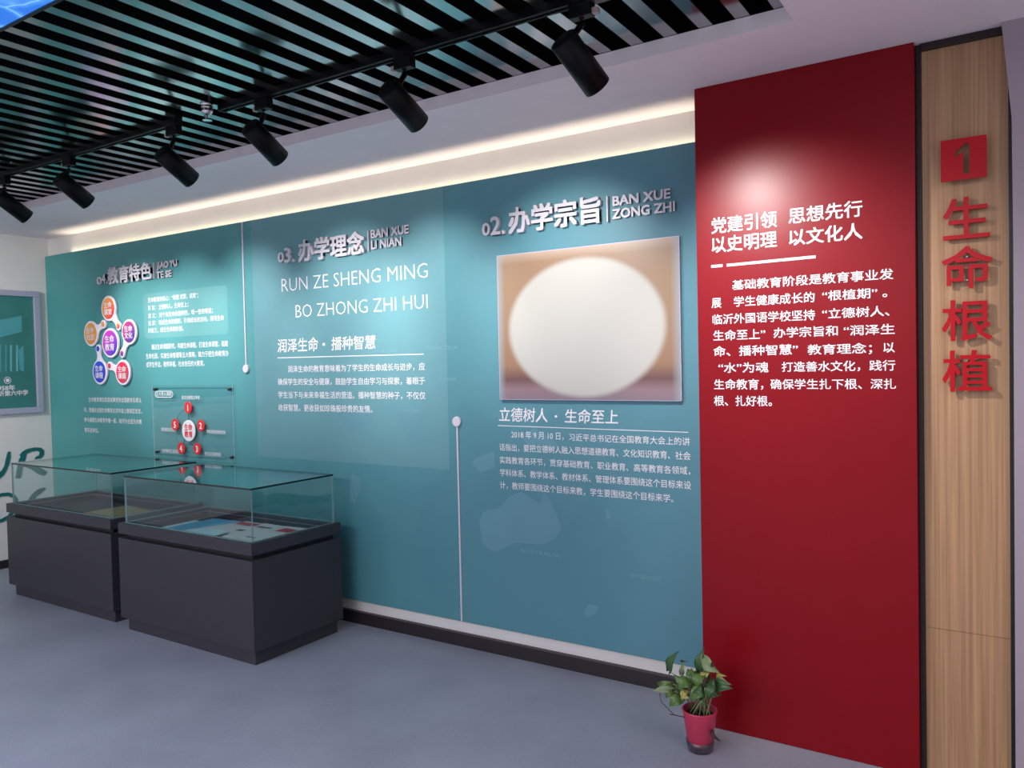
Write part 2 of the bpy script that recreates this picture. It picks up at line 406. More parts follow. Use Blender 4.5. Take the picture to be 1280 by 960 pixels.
lines([('2018 年 9 月 10 日，', (215, 447), (500, 462)), ('习近平总书记在全国教育大会上的讲', (530, 464), (1188, 490)),
       ('话指出，要把立德树人融入思想道德教育、文化知识教育、社会', (150, 515), (1192, 572)),
       ('实践教育各环节，贯穿基础教育、职业教育、高等教育各领域，', (152, 583), (1190, 655)),
       ('学科体系、教学体系、教材体系、管理体系要围绕这个目标来设', (153, 652), (1195, 733)),
       ('计，教师要围绕这个目标来教，学生要围绕这个目标来学。', (153, 720), (1098, 805))], c02b, 9.3, white_ink, board, off=.002)
# section 04 texts
c = [U(*c04(*p), 1, 0) for p in ((715, 268), (1135, 228), (1143, 472), (722, 492))]
x0, x1 = (c[0].x+c[3].x)/2, (c[1].x+c[2].x)/2; z1, z0 = (c[0].z+c[1].z)/2, (c[2].z+c[3].z)/2
def rrect(x0, x1, z0, z1, r, n=5):
    out = []
    for cx, cz, a0 in ((x1-r, z1-r, 0), (x0+r, z1-r, PI/2), (x0+r, z0+r, PI), (x1-r, z0+r, 1.5*PI)):
        out += [(cx+r*math.cos(a0+PI/2*i/n), cz+r*math.sin(a0+PI/2*i/n)) for i in range(n+1)]
    return out
wshape([rrect(x0, x1, z0, z1, .035)], teal_pale, board, 'text_box', lift=.0003, ext=.0001, label='pale rounded box behind five text lines')
lines([('生命教育的核心：“尊重 欣赏，成就”；', (740, 298), (992, 278)), ('宗 旨： 立德树人，生命至上；', (740, 336), (942, 326)),
       ('意 义： 对个体生命的独特性，唯一性的尊重；', (742, 376), (1065, 356)), ('追 求： 贴近生命的需要，引领成长的方向，探寻生命', (742, 415), (1120, 390)),
       ('的意义，成全生命的价值。', (742, 450), (918, 445))], c04, 6.2, white_ink, board, off=.006)
lines([('通过生命课题研究，构建生命课程，打造生命课堂，组建', (758, 533), (1140, 520)), ('生命社团，实施生命管理等五大策略，致力于把生命教育办', (730, 580), (1143, 568)),
       ('成学生怀念，教师幸福，社会信任的大教育。', (732, 622), (1022, 618))], c04, 6.8, white_ink, board, off=.006)
lines([('生命教育理念及其成果受到全国教育名家认', (122, 110), (505, 122)), ('可，受邀在全国生命教育北京年会上做典型发言，', (88, 187), (508, 200)),
       ('参与编著生命教育专著一套，被评为全国生命教', (90, 260), (508, 275)), ('育先进单位。', (92, 332), (196, 340))], c04b, 5.8, white_ink, board, off=.006)

# raised headings --------------------------------------------------------
def heading(digit_a, da, dig_b, db, han, hl, hr, hh, div, la1, a1, b1, la2, a2, b2, hl1, cr, label):
    t = thing('heading_lettering', label, 'lettering', (0, 0, 0), 'raised section headings')
    K = dict(ext=.10, lift=.012, plane=(1, 0.))
    for s, (xa, xb, yt, yb), o_ in ((digit_a, da, .0), (dig_b, db, .012)):
        put_text(s, cr(xa, (yt+yb)/2), cr(xb, (yt+yb)/2), (yb-yt)/cr_scale(cr), raised_m, t, caps=True, off=.02, name='numeral', ext=.10, lift=.012)
    A, Bp = cr(*hl), cr(*hr); n = len(han)
    PA, PB = U(*A, 1, 0), U(*Bp, 1, 0)
    H = (U((A[0]+Bp[0])/2, (A[1]+Bp[1])/2-hh/cr_scale(cr)/2, 1, 0)-U((A[0]+Bp[0])/2, (A[1]+Bp[1])/2+hh/cr_scale(cr)/2, 1, 0)).z
    wch = (PB.x-PA.x)/n; zc = (PA.z+PB.z)/2
    for i, ch in enumerate(han):
        me = text_mesh(ch, .034, .08)
        for q in me.vertices: q.co = (PA.x+wch*(i+q.co.x), zc+(q.co.y-.365)*H/.90, q.co.z*H+.012)
        wall_map(me, 1, 0, 1); obj('character', me, raised_m, t)
    dx, dt, db_ = div
    P1, P2 = U(*cr(dx, dt), 1, 0), U(*cr(dx, db_), 1, 0)
    obj('divider_bar', B(P1.x-.003, P1.x+.003, -.018, 0, P2.z, P1.z), raised_m, t)
    for s, a, b in ((la1, a1, b1), (la2, a2, b2)):
        put_text(s, cr(*a), cr(*b), hl1/cr_scale(cr), raised_m, t, caps=True, off=.034, ext=.10, lift=.008, name='latin_lettering')
    return t
def cr_scale(cr): return 1/(cr(1, 0)[0]-cr(0, 0)[0])
heading('0', (65, 108, 255, 325), '2.', (113, 190, 217, 320), '办学宗旨', (208, 246), (722, 190), 136, (744, 112, 253), 'BAN XUE', (772, 138), (1088, 95), 'ZONG ZHI', (770, 208), (1112, 166), 54, c02, 'white raised heading 02 above the framed portrait print')
heading('0', (228, 262, 252, 310), '3.', (266, 325, 224, 310), '办学理念', (345, 248), (725, 205), 120, (742, 130, 250), 'BAN XUE', (755, 147), (972, 123), 'LI NIAN', (758, 210), (930, 191), 50, c03, 'white raised heading 03 above the large pinyin lettering')
heading('0', (494, 518, 184, 222), '4.', (520, 548, 168, 218), '教育特色', (551, 182), (771, 155), 80, (777, 112, 195), 'JIAO YU', (790, 127), (893, 114), 'TE SE', (790, 174), (865, 167), 33, c04, 'white raised heading 04 above the ring of coloured discs')

# timeline bars ------------------------------------------------------------
def timeline(px, ptop, pbot, knob_at, label):
    P_ = U(px, (ptop+pbot)/2, 1, 0).x
    zt = ZT-.003 if ptop is None or ptop < 300 else U(px, ptop, 1, 0).z
    zb = U(px, pbot, 1, 0).z if pbot < 700 else ZB+.003
    t = thing('timeline_bar', label, 'decoration', (P_, 0, zb), 'white bars with a round end on the teal board')
    obj('bar', B(-.005, .005, -.008, 0, 0, zt-zb, bev=.001), raised_m, t)
    kz = 0 if knob_at == 'low' else zt-zb
    bm = bmesh.new(); lathe(bm, [(0, 0), (.026, 0), (.028, .003), (.028, .012), (.025, .015), (0, .015)], 28, (0, 0, kz), (0, -1, 0))
    obj('knob', bm, raised_m, t, smooth=False)
timeline(306, 278, 461, 'low', 'white bar hanging between sections 04 and 03, disc at its lower end')
timeline(575, 527, 775, 'high', 'white bar rising from the board foot between sections 03 and 02, disc on top')

# portrait plaque -----------------------------------------------------------
P1, P2, P3, P4 = U(621.4, 319.7, 1, -.02), U(848.6, 294.5, 1, -.02), U(852.5, 502.5, 1, -.02), U(624, 499, 1, -.02)
x0, x1, z0, z1 = (P1.x+P4.x)/2, (P2.x+P3.x)/2, (P3.z+P4.z)/2, (P1.z+P2.z)/2
def portrait_material(wd, hg):
    m = bpy.data.materials.new('blurred_print'); m.use_nodes = True; nt = m.node_tree; b = nt.nodes['Principled BSDF']
    tc = nt.nodes.new('ShaderNodeTexCoord'); sp = nt.nodes.new('ShaderNodeSeparateXYZ'); nt.links.new(tc.outputs['Object'], sp.inputs[0])
    def math_(op, a, b_=None):
        n = nt.nodes.new('ShaderNodeMath'); n.operation = op
        for i, v in enumerate((a, b_)):
            if v is None: continue
            if isinstance(v, (int, float)): n.inputs[i].default_value = v
            else: nt.links.new(v, n.inputs[i])
        return n.outputs[0]
    dx = math_('DIVIDE', math_('SUBTRACT', sp.outputs[0], wd*.5), wd*.452); dz = math_('DIVIDE', math_('SUBTRACT', sp.outputs[2], hg*.475), hg*.475)
    d = math_('ADD', math_('MULTIPLY', dx, dx), math_('MULTIPLY', dz, dz))
    r = nt.nodes.new('ShaderNodeValToRGB'); r.color_ramp.interpolation = 'EASE'
    r.color_ramp.elements[0].position = .80; r.color_ramp.elements[1].position = 1.06
    r.color_ramp.elements[0].color = (1, 1, 1, 1); r.color_ramp.elements[1].color = (0, 0, 0, 1); nt.links.new(d, r.inputs[0])
    # tan backdrop, browner and lilac towards the bottom
    rz = nt.nodes.new('ShaderNodeValToRGB'); nt.links.new(math_('DIVIDE', sp.outputs[2], hg), rz.inputs[0])
    e = rz.color_ramp.elements; e[0].color = lin((128, 112, 122))+(1,); e[1].color = lin((178, 156, 138))+(1,)
    for p, cc in ((.07, (138, 112, 118)), (.14, (104, 72, 70)), (.24, (146, 110, 86)), (.5, (146, 116, 90)), (.93, (148, 118, 92))):
        k = e.new(p); k.color = lin(cc)+(1,)
    # greyer at the very rim
    ex = math_('ABSOLUTE', math_('SUBTRACT', math_('DIVIDE', sp.outputs[0], wd), .5))
    rx = nt.nodes.new('ShaderNodeValToRGB'); rx.color_ramp.elements[0].position = .455; rx.color_ramp.elements[1].position = .5
    rx.color_ramp.elements[0].color = (0, 0, 0, 1); rx.color_ramp.elements[1].color = (.8, .8, .8, 1); nt.links.new(ex, rx.inputs[0])
    m1 = nt.nodes.new('ShaderNodeMix'); m1.data_type = 'RGBA'; nt.links.new(rx.outputs[0], m1.inputs[0]); nt.links.new(rz.outputs[0], m1.inputs[6]); m1.inputs[7].default_value = lin((150, 160, 165))+(1,)
    m2 = nt.nodes.new('ShaderNodeMix'); m2.data_type = 'RGBA'; nt.links.new(r.outputs[0], m2.inputs[0]); nt.links.new(m1.outputs[2], m2.inputs[6]); m2.inputs[7].default_value = lin((182, 179, 172))+(1,)
    nt.links.new(m2.outputs[2], b.inputs['Base Color']); b.inputs['Roughness'].default_value = .4
    return m
pq = thing('picture_plaque', 'tan picture plaque with a large soft cream oval under heading 02', 'picture', (x0, -.02, z0))
obj('backing', B(0, x1-x0, 0, .015, 0, z1-z0, bev=.001), mat('lavender_acrylic', (186, 176, 200), .3), pq)
obj('print', B(.004, x1-x0-.004, -.0015, -.0005, .004, z1-z0-.004), portrait_material(x1-x0, z1-z0), pq)
bm = bmesh.new()
for sx in (.04, x1-x0-.04):
    for sz in (.04, z1-z0-.04): lathe(bm, [(0, 0), (.008, 0), (.008, .0051), (0, .0051)], 10, (sx, .0149, sz), (0, 1, 0))
obj('standoff', bm, steel_m, pq, kind='stuff')

# ring of coloured discs ------------------------------------------------------
def grad(name, c1, c2):
    m = bpy.data.materials.new(name); m.use_nodes = True; nt = m.node_tree; b = nt.nodes['Principled BSDF']
    tc = nt.nodes.new('ShaderNodeTexCoord'); sp = nt.nodes.new('ShaderNodeSeparateXYZ'); nt.links.new(tc.outputs['Generated'], sp.inputs[0])
    a = nt.nodes.new('ShaderNodeMath'); a.operation = 'SUBTRACT'; nt.links.new(sp.outputs[2], a.inputs[0]); nt.links.new(sp.outputs[0], a.inputs[1])
    a2 = nt.nodes.new('ShaderNodeMath'); a2.operation = 'MULTIPLY_ADD'; a2.inputs[1].default_value = .7; a2.inputs[2].default_value = .5; nt.links.new(a.outputs[0], a2.inputs[0])
    r = nt.nodes.new('ShaderNodeValToRGB'); r.color_ramp.elements[0].color = lin(c2)+(1,); r.color_ramp.elements[1].color = lin(c1)+(1,)
    nt.links.new(a2.outputs[0], r.inputs[0]); nt.links.new(r.outputs[0], b.inputs['Base Color']); b.inputs['Roughness'].default_value = .35
    return m
rim_m = mat('white_disc_rim', (236, 228, 240), .4)
RING = thing('disc_diagram', 'ring of six coloured round plaques on white mounts under heading 04', 'sign')
discs = [('生命', '教育', (325, 580), 88, None, (222, 60, 190), (70, 60, 200), 'magenta and violet disc in the middle'),
         ('生命', '课堂', (313, 350), 74, (378, 468), (246, 170, 60), (226, 34, 60), 'orange and red disc at the top'),
         ('生命', '文化', (450, 507), 74, (403, 650), (206, 50, 120), (50, 60, 160), 'plum and blue disc on the right'),
         ('生命', '课题', (408, 776), 74, (320, 732), (236, 40, 90), (200, 70, 80), 'crimson disc at the lower right'),
         ('生命', '课程', (255, 772), 74, (243, 618), (40, 90, 220), (60, 60, 190), 'blue disc at the lower left'),
         ('生命', '社团', (196, 518), 74, (277, 455), (232, 170, 90), (240, 150, 60), 'orange disc on the left')]
def px2m(cx, cy, rpx, cr):
    p = cr(cx, cy); q = rpx/cr_scale(cr); return (U(p[0], p[1]-q, 1, 0)-U(p[0], p[1]+q, 1, 0)).z/2
for s1, s2, c_, rpx, sm, ca, cb, lb in discs:
    p = U(*c04c(*c_), 1, 0); R = px2m(*c_, rpx, c04c)
    gm = grad('disc_'+lb.split()[0]+'_'+s2, ca, cb)
    bm = bmesh.new(); lathe(bm, [(0, .004), (R+.010, .004), (R+.013, .008), (R+.013, .018), (R+.010, .021), (R, .021), (0, .019)], 32, (p.x, 0, p.z), (0, -1, 0))
    if sm:
        q = U(*c04c(*sm), 1, 0); rs = R*.30
        lathe(bm, [(0, .004), (rs+.008, .004), (rs+.008, .018), (rs, .020), (0, .020)], 20, (q.x, 0, q.z), (0, -1, 0))
        d = Vector((q.x-p.x, 0, q.z-p.z)); L_ = d.length; d.normalize(); nrm = Vector((-d.z, 0, d.x))
        pts = []
        for tt in (0, .3, .5, .7, 1):
            r_ = (R*.75)*(1-tt)**2.6+rs*.8*tt**2+.010; c0 = Vector((p.x, 0, p.z))+d*(R*.72+(L_-R*.72-rs*.5)*tt); pts.append((c0, r_))
        a = [bm.verts.new(c0+nrm*r_+Vector((0, -.0165, 0))) for c0, r_ in pts]; b = [bm.verts.new(c0-nrm*r_+Vector((0, -.0165, 0))) for c0, r_ in pts]
        a2 = [bm.verts.new(v.co+Vector((0, .012, 0))) for v in a]; b2 = [bm.verts.new(v.co+Vector((0, .012, 0))) for v in b]
        for i in range(4):
            bm.faces.new((a[i], a[i+1], b[i+1], b[i])); bm.faces.new((a[i], a2[i], a2[i+1], a[i+1])); bm.faces.new((b[i], b[i+1], b2[i+1], b2[i]))
    mount = obj('disc_mount', bm, rim_m, RING, label='white mount of the '+lb)
    bm = bmesh.new(); lathe(bm, [(0, .0195), (R*.93, .0195), (R*.96, .021), (R*.96, .023), (R*.9, .0245), (0, .0255)], 32, (p.x, 0, p.z), (0, -1, 0))
    obj('disc_face', bm, gm, mount, label=lb)
    if sm:
        bm = bmesh.new(); lathe(bm, [(0, .0195), (rs*.8, .0195), (rs*.8, .0225), (0, .0235)], 16, (q.x, 0, q.z), (0, -1, 0)); obj('small_disc_face', bm, gm, mount)
    for k, s in enumerate((s1, s2)):
        me = text_mesh(s, .02, .0); xs = [v.co.x for v in me.vertices]; x0_, x1_ = min(xs), max(xs); hh = R*.52
        for v in me.vertices: v.co = (p.x+((v.co.x-x0_)/(x1_-x0_)-.5)*R*1.25, p.z+(R*.30 if k == 0 else -R*.32)+(v.co.y-.365)*hh/.9, .0262+v.co.z*.1)
        wall_map(me, 1, 0, 1); obj('disc_lettering', me, white_ink, mount)

# acrylic plate ----------------------------------------------------------------
a0, a1_ = U(*c04b(580, 12), 1, -.025), U(*c04b(1180, 560), 1, -.025)
ax0, ax1, az1, az0 = a0.x, a1_.x, U(*c04b(875, 8), 1, -.025).z, U(*c04b(875, 545), 1, -.025).z
PL = thing('acrylic_plate', 'clear acrylic plate with five numbered red discs around a white one', 'sign', (0, 0, 0))
pm = obj('plate', B(ax0, ax1, -.025, -.020, az0, az1), [glass_mat('clear_acrylic', (.975, .98, .985)), mat('bright_acrylic_edge', (205, 222, 226), .25)], PL)
for f in pm.data.polygons:
    f.material_index = 0 if abs(f.normal.y) > .5 else 1
for sx, sz in ((ax0+.03, az1-.03), (ax1-.03, az1-.03), (ax0+.03, az0+.03), (ax1-.03, az0+.03)):
    bm = bmesh.new(); lathe(bm, [(0, -.0), (.010, 0), (.010, .030), (.008, .032), (0, .032)], 14, (sx, 0, sz), (0, -1, 0)); obj('standoff', bm, mat('dark_steel', (70, 74, 76), .3, metal=1), PL)
redd = mat('red_disc', (214, 38, 44), .4)
ctr = (875, 337); nodes = [('1', (870, 170)), ('2', (963, 300)), ('3', (936, 468)), ('4', (820, 465)), ('5', (775, 293))]
pc = U(*c04b(*ctr), 1, 0); Rc = px2m(*ctr, 77, c04b)
thin = mat('dark_line_print', (40, 90, 96), .5)
bm = bmesh.new(); nn = [U(*c04b(*q), 1, 0) for _, q in nodes]
for i, q in enumerate(nn):
    tube(bm, [(pc.x, -.0275, pc.z), (q.x, -.0275, q.z)], .0022, 5)
Rr = sum(math.hypot(q.x-pc.x, q.z-pc.z) for q in nn)/5
tube(bm, [(pc.x+Rr*math.cos(2*PI*i/48), -.0275, pc.z+Rr*math.sin(2*PI*i/48)) for i in range(49)], .0012, 4)
obj('connecting_line', bm, thin, PL, kind='stuff')
def pdisc(p, R, m, name, parent, h=.004):
    bm = bmesh.new(); lathe(bm, [(0, .026), (R, .026), (R, .026+h*.7), (R-.002, .026+h), (0, .026+h)], 28, (p.x, 0, p.z), (0, -1, 0)); return obj(name, bm, m, parent)
cdk = pdisc(pc, Rc, mat('white_disc', (228, 226, 232), .4), 'centre_disc', PL, .005)
for k, s in enumerate(('生命', '教育')):
    me = text_mesh(s, .03, 0); xs = [v.co.x for v in me.vertices]; x0_, x1_ = min(xs), max(xs)
    for v in me.vertices: v.co = (pc.x+((v.co.x-x0_)/(x1_-x0_)-.5)*Rc*1.2, pc.z+(Rc*.32 if k == 0 else -Rc*.34)+(v.co.y-.365)*Rc*.58/.9, .0318+v.co.z*.1)
    wall_map(me, 1, 0, 1); obj('disc_lettering', me, redd, cdk)
for (s, c_), q in zip(nodes, nn):
    R = px2m(*c_, 43, c04b); dk = pdisc(q, R, redd, 'numbered_disc', PL)
    me = text_mesh(s, .03, 0); xs = [v.co.x for v in me.vertices]; x0_, x1_ = min(xs), max(xs)
    for v in me.vertices: v.co = (q.x+(v.co.x-(x0_+x1_)/2)*R*1.45, q.z+(v.co.y-.365)*R*1.45, .0308+v.co.z*.1)
    wall_map(me, 1, 0, 1); obj('numeral', me, white_ink, dk, label='white numeral '+s)
for s, a, b in (('班主任德育主导线', (798, 98), (928, 99)), ('学校教育主导线', (648, 330), (755, 334)), ('学科渗透德育融合线', (980, 346), (1115, 351)), ('生命教育生涯指导线', (655, 486), (792, 491)), ('学生活动主题教育线', (965, 507), (1083, 513)), ('五大育人课题', (612, 71), (722, 74))):
    put_text(s, c04b(*a), c04b(*b), 4.6, white_ink, PL, plane=(1, -.026), off=.004, lift=.0)
q0, q1 = U(*c04b(604, 98), 1, -.026), U(*c04b(734, 50), 1, -.026)
me = flat_curve([rrect(q0.x, q1.x, q0.z, q1.z, .03), rrect(q0.x+.005, q1.x-.005, q0.z+.005, q1.z-.005, .026)], .0002); wall_map(me, 1, -.026, 1)
obj('label_outline', me, white_ink, PL)

# ================================================================ RED BOARD
RX1 = -.319
rb = obj('red_board', B(XR, RX1, -.24, .0299, 0.001, ZC-.001, bev=.002), red_m)
tag(rb, 'tall glossy red display board with white text beside the teal board', 'wall board')
RP = (1, -.24); cr_ = crop(860, 230, 3.31)
lines([('党建引领', (97, 174), (368, 146)), ('思想先行', (416, 133), (722, 102)), ('以史明理', (98, 253), (368, 229)), ('以文化人', (418, 224), (722, 194))], cr_, 19.5, white_ink, rb, RP, off=.016)
shape([[cr_(96, 336), cr_(143, 332), cr_(143, 343), cr_(96, 347)]], white_ink, rb, 'dash', RP)
shape([[cr_(160, 331), cr_(528, 295), cr_(528, 307), cr_(160, 342)]], white_ink, rb, 'dash', RP)
lines([('基础教育阶段是教育事业发', (183, 420), (850, 371)), ('展', (98, 493), (138, 491)), ('学生健康成长的', (190, 489), (524, 467)), ('“根植期” 。', (555, 462), (825, 450)),
       ('临沂外国语学校坚持', (102, 562), (526, 541)), ('“立德树人、', (555, 537), (834, 526)),
       ('生命至上”', (105, 629), (320, 620)), ('办学宗旨和', (354, 616), (620, 608)), ('“润泽生', (644, 606), (856, 602)),
       ('命、播种智慧”', (106, 692), (455, 686)), ('教育理念；', (495, 685), (762, 681)), ('以', (808, 677), (856, 676)),
       ('“水”为魂', (126, 762), (333, 758)), ('打造善水文化，践行', (388, 757), (858, 751)),
       ('生命教育，', (108, 830), (312, 829)), ('确保学生扎下根、', (341, 829), (720, 828)), ('深扎', (755, 828), (861, 827)), ('根、扎好根。', (108, 897), (348, 899))], cr_, 12.4, white_ink, rb, RP, off=.013)

# ================================================================ WOOD PANEL
WX0, WX1 = RX1+.001, U(1266, 500, 1, -.2).x
WP = thing('wood_panel', 'tall pale oak panel in a dark frame at the right', 'wall panel', (0, 0, 0))
zs = U(1215, 793, 1, -.2).z
obj('board', B(WX0+.018, WX1, -.19, .028, zs+.001, ZC-.025), wood_m, WP, label='upper oak board')
obj('board', B(WX0+.018, WX1, -.1885, .028, .001, zs-.0005), wood_m, WP, label='lower oak board')
fm = mat('dark_bronze_frame', (44, 34, 36), .35, spec=.3)
obj('frame', B(WX0, WX0+.017, -.200, .028, .001, ZC-.002, bev=.001), fm, WP, label='dark upright frame member on the left')
obj('frame', B(WX0+.018, WX1, -.212, .028, ZC-.024, ZC-.002, bev=.001), fm, WP, label='dark top frame member')
obj('frame', B(U(1262, 500, 1, -.2).x, U(1268.5, 500, 1, -.2).x, -.205, -.1901, .001, U(1262, 110, 1, -.205).z, bev=.001), mat('black_gloss_frame', (22, 20, 24), .2), WP, label='thin black strip down the right edge')
cs = crop(1130, 30, 2.0)
def sq(p): return U(*cs(*p), 1, -.23)
p1, p2, p3, p4 = [sq(p) for p in ((91, 292), (206, 277), (208, 382), (92, 395))]
X0, X1, Z0, Z1 = (p1.x+p4.x)/2, (p2.x+p3.x)/2, (p3.z+p4.z)/2, (p1.z+p2.z)/2
w_, h_ = X1-X0, Z1-Z0
one = [(.30, .66), (.52, .86), (.63, .86), (.63, .14), (.50, .14), (.50, .68), (.34, .56)]
me = flat_curve([[(X0, Z0), (X1, Z0), (X1, Z1), (X0, Z1)], [(X0+u*w_, Z0+v*h_) for u, v in one]], .005); wall_map(me, 1, -.226, 1)
tag(obj('number_plaque', me, red_acr), 'square red plaque with a cut-out numeral 1 on the oak panel', 'sign')
bm = bmesh.new()
for u, v in ((.12, .12), (.88, .12), (.12, .88), (.88, .88)): lathe(bm, [(0, 0), (.004, 0), (.004, .0305), (0, .0305)], 8, (X0+u*w_, -.1898, Z0+v*h_), (0, -1, 0))
obj('standoff', bm, steel_m, bpy.data.objects['number_plaque'], kind='stuff')
for ch, (xa, xb, yt, yb), lb in (('生', (96, 215, 430, 535), 'uppermost red raised character, directly below the number plaque'), ('命', (93, 222, 553, 660), 'second red raised character down the oak panel, roof-shaped top'),
                                ('根', (94, 220, 688, 792), 'third red raised character down the oak panel'), ('植', (95, 220, 815, 920), 'lowest red raised character on the oak panel')):
    TXTm = text_mesh(ch, .013, .06)
    xs = [v.co.x for v in TXTm.vertices]; ys = [v.co.y for v in TXTm.vertices]
    a_, b_ = sq((xa, (yt+yb)/2)), sq((xb, (yt+yb)/2)); t_, l_ = sq(((xa+xb)/2, yt)), sq(((xa+xb)/2, yb))
    for v in TXTm.vertices:
        v.co = (a_.x+(v.co.x-min(xs))/(max(xs)-min(xs))*(b_.x-a_.x), l_.z+(v.co.y-min(ys))/(max(ys)-min(ys))*(t_.z-l_.z), v.co.z*.08+.012)
    wall_map(TXTm, 1, -.20, 1)
    o = obj('raised_character', TXTm, red_acr); tag(o, lb, 'letter', 'red characters down the oak panel')
    bm = bmesh.new()
    for u, v in ((.5, .2), (.5, .75)): lathe(bm, [(0, 0), (.003, 0), (.003, .018), (0, .018)], 8, (a_.x+(b_.x-a_.x)*u, -.1898, l_.z+(t_.z-l_.z)*v), (0, -1, 0))
    obj('standoff', bm, steel_m, o, kind='stuff')

# ================================================================ LEFT WALL: frame and brush letters
LP = (0, XL); cl = crop(0, 340, 4.8)
fz1, fz0 = 2.222, 1.2265; fy1 = -.066; fy0 = -2.2
PF = thing('framed_print', 'silver-framed teal print of a building with a year on the left wall', 'picture', (XL, fy1, fz0))
bm = bmesh.new(); fw = .047; H_ = fz1-fz0; Wd = fy0-fy1
for a, b, c0, c1 in ((Wd, 0, 0, fw), (Wd, 0, H_-fw, H_), (-fw, 0, fw, H_-fw), (Wd, Wd+fw, fw, H_-fw)): box(bm, 0.0005, .03, a, b, c0, c1, bev=.004)
obj('frame', bm, mat('silver_lilac_frame', (188, 184, 206), .35, metal=.3), PF)
obj('print', B(.001, .012, Wd+fw, -fw, fw, H_-fw), mat('teal_picture_print', (58, 122, 118), .45, var=.10, scale=4), PF)
LQ = (0, XL+.0125)
def lshape(pts, m, nm, lift, **k):
    pl = [(hpos(U(*cl(*p), 0, XL+.0125), 0)-fy1, U(*cl(*p), 0, XL+.0125).z-fz0) for p in pts]
    me = flat_curve([pl], .0002)
    for q in me.vertices: q.co.z += .0125+lift
    for q in me.vertices: x_, y_, z_ = q.co; q.co = (z_, x_, y_)
    return obj(nm, me, m, PF, **k)
bt = mat('building_print', (80, 158, 164), .45); bt2 = mat('column_print', (104, 176, 180), .45)
lshape([(-200, 330), (-60, 300), (130, 262), (132, 358), (0, 392), (-200, 430)], bt, 'print_building', .0004, label='pale roof band of the printed building')
for xa, xb in ((-60, -45), (-30, -14), (-8, 6), (60, 72), (96, 108), (32, 40)):
    lshape([(xa, 440), (xb, 436), (xb, 600), (xa, 590)], bt2 if xa > 40 else bt, 'print_column', .0006)
lshape([(110, 470), (140, 440), (145, 600), (118, 585)], bt, 'print_column', .0005)
lshape([(45+22*math.cos(t*PI/8), 650+21*math.sin(t*PI/8)) for t in range(16)], white_ink, 'print_emblem', .0006)
lshape([(45+18*math.cos(t*PI/8), 650+17*math.sin(t*PI/8)) for t in range(16)], teal_dark, 'print_emblem', .0011)
lshape([(45+12*math.cos(t*PI/8), 650+11*math.sin(t*PI/8)) for t in range(16)], white_ink, 'print_emblem', .0016)
for s, a, b, h in (('1958年', (-25, 697), (90, 694), 6.6), ('临沂第六中学', (-45, 731), (168, 724), 6.4)):
    o = put_text(s, cl(*a), cl(*b), h, white_ink, None, LQ, off=.03, lift=.0012); o.parent = PF
    for q in o.data.vertices: q.co -= Vector((XL, fy1, fz0))
# brush letters
cb = crop(0, 540, 4.8)
brush = {
 'U': ([[(44, 122), (52, 116), (62, 118), (62, 150), (54, 190), (38, 230), (18, 262), (-10, 284), (-60, 290), (-95, 270), (-100, 220), (-80, 150), (-60, 130), (-66, 200), (-62, 245), (-45, 258), (-15, 250), (10, 230), (26, 200), (34, 160)]], 'teal brush letter U, leftmost of the upper pair on the left wall'),
 'R': ([[(132, 118), (160, 102), (205, 92), (245, 94), (264, 112), (262, 138), (245, 158), (205, 163), (212, 150), (232, 140), (238, 122), (222, 112), (190, 116), (158, 130), (150, 168), (142, 192), (165, 192), (205, 200), (250, 218), (282, 238), (276, 252), (262, 263), (230, 252), (190, 225), (148, 208), (134, 212), (122, 275), (92, 278), (100, 225), (112, 165), (122, 150), (116, 138)]], 'teal brush letter R beside the teal board'),
 'O': ([[(-40, 380), (10, 366), (50, 362), (85, 374), (106, 400), (108, 430), (94, 470), (62, 512), (20, 538), (-20, 548), (-80, 530), (-90, 450), (-70, 400)], [(-30, 400), (10, 386), (50, 384), (78, 398), (84, 425), (72, 465), (45, 500), (10, 520), (-20, 526), (-60, 505), (-64, 450), (-50, 415)]], 'teal looped brush letter on the left wall above the baseboard'),
 'C': ([[(268, 332), (272, 342), (250, 360), (222, 382), (200, 415), (192, 440), (200, 470), (160, 470), (158, 435), (172, 400), (195, 368), (230, 342)]], 'teal brush letter stroke seen through the left glass case'),
}
for k, (polys, lb) in brush.items():
    o = shape([[cb(*p) for p in poly] for poly in polys], teal_dark, None, 'brush_letter', LP, lift=.003, ext=.002)
    tag(o, lb, 'letter', 'teal brush letters on the left wall')

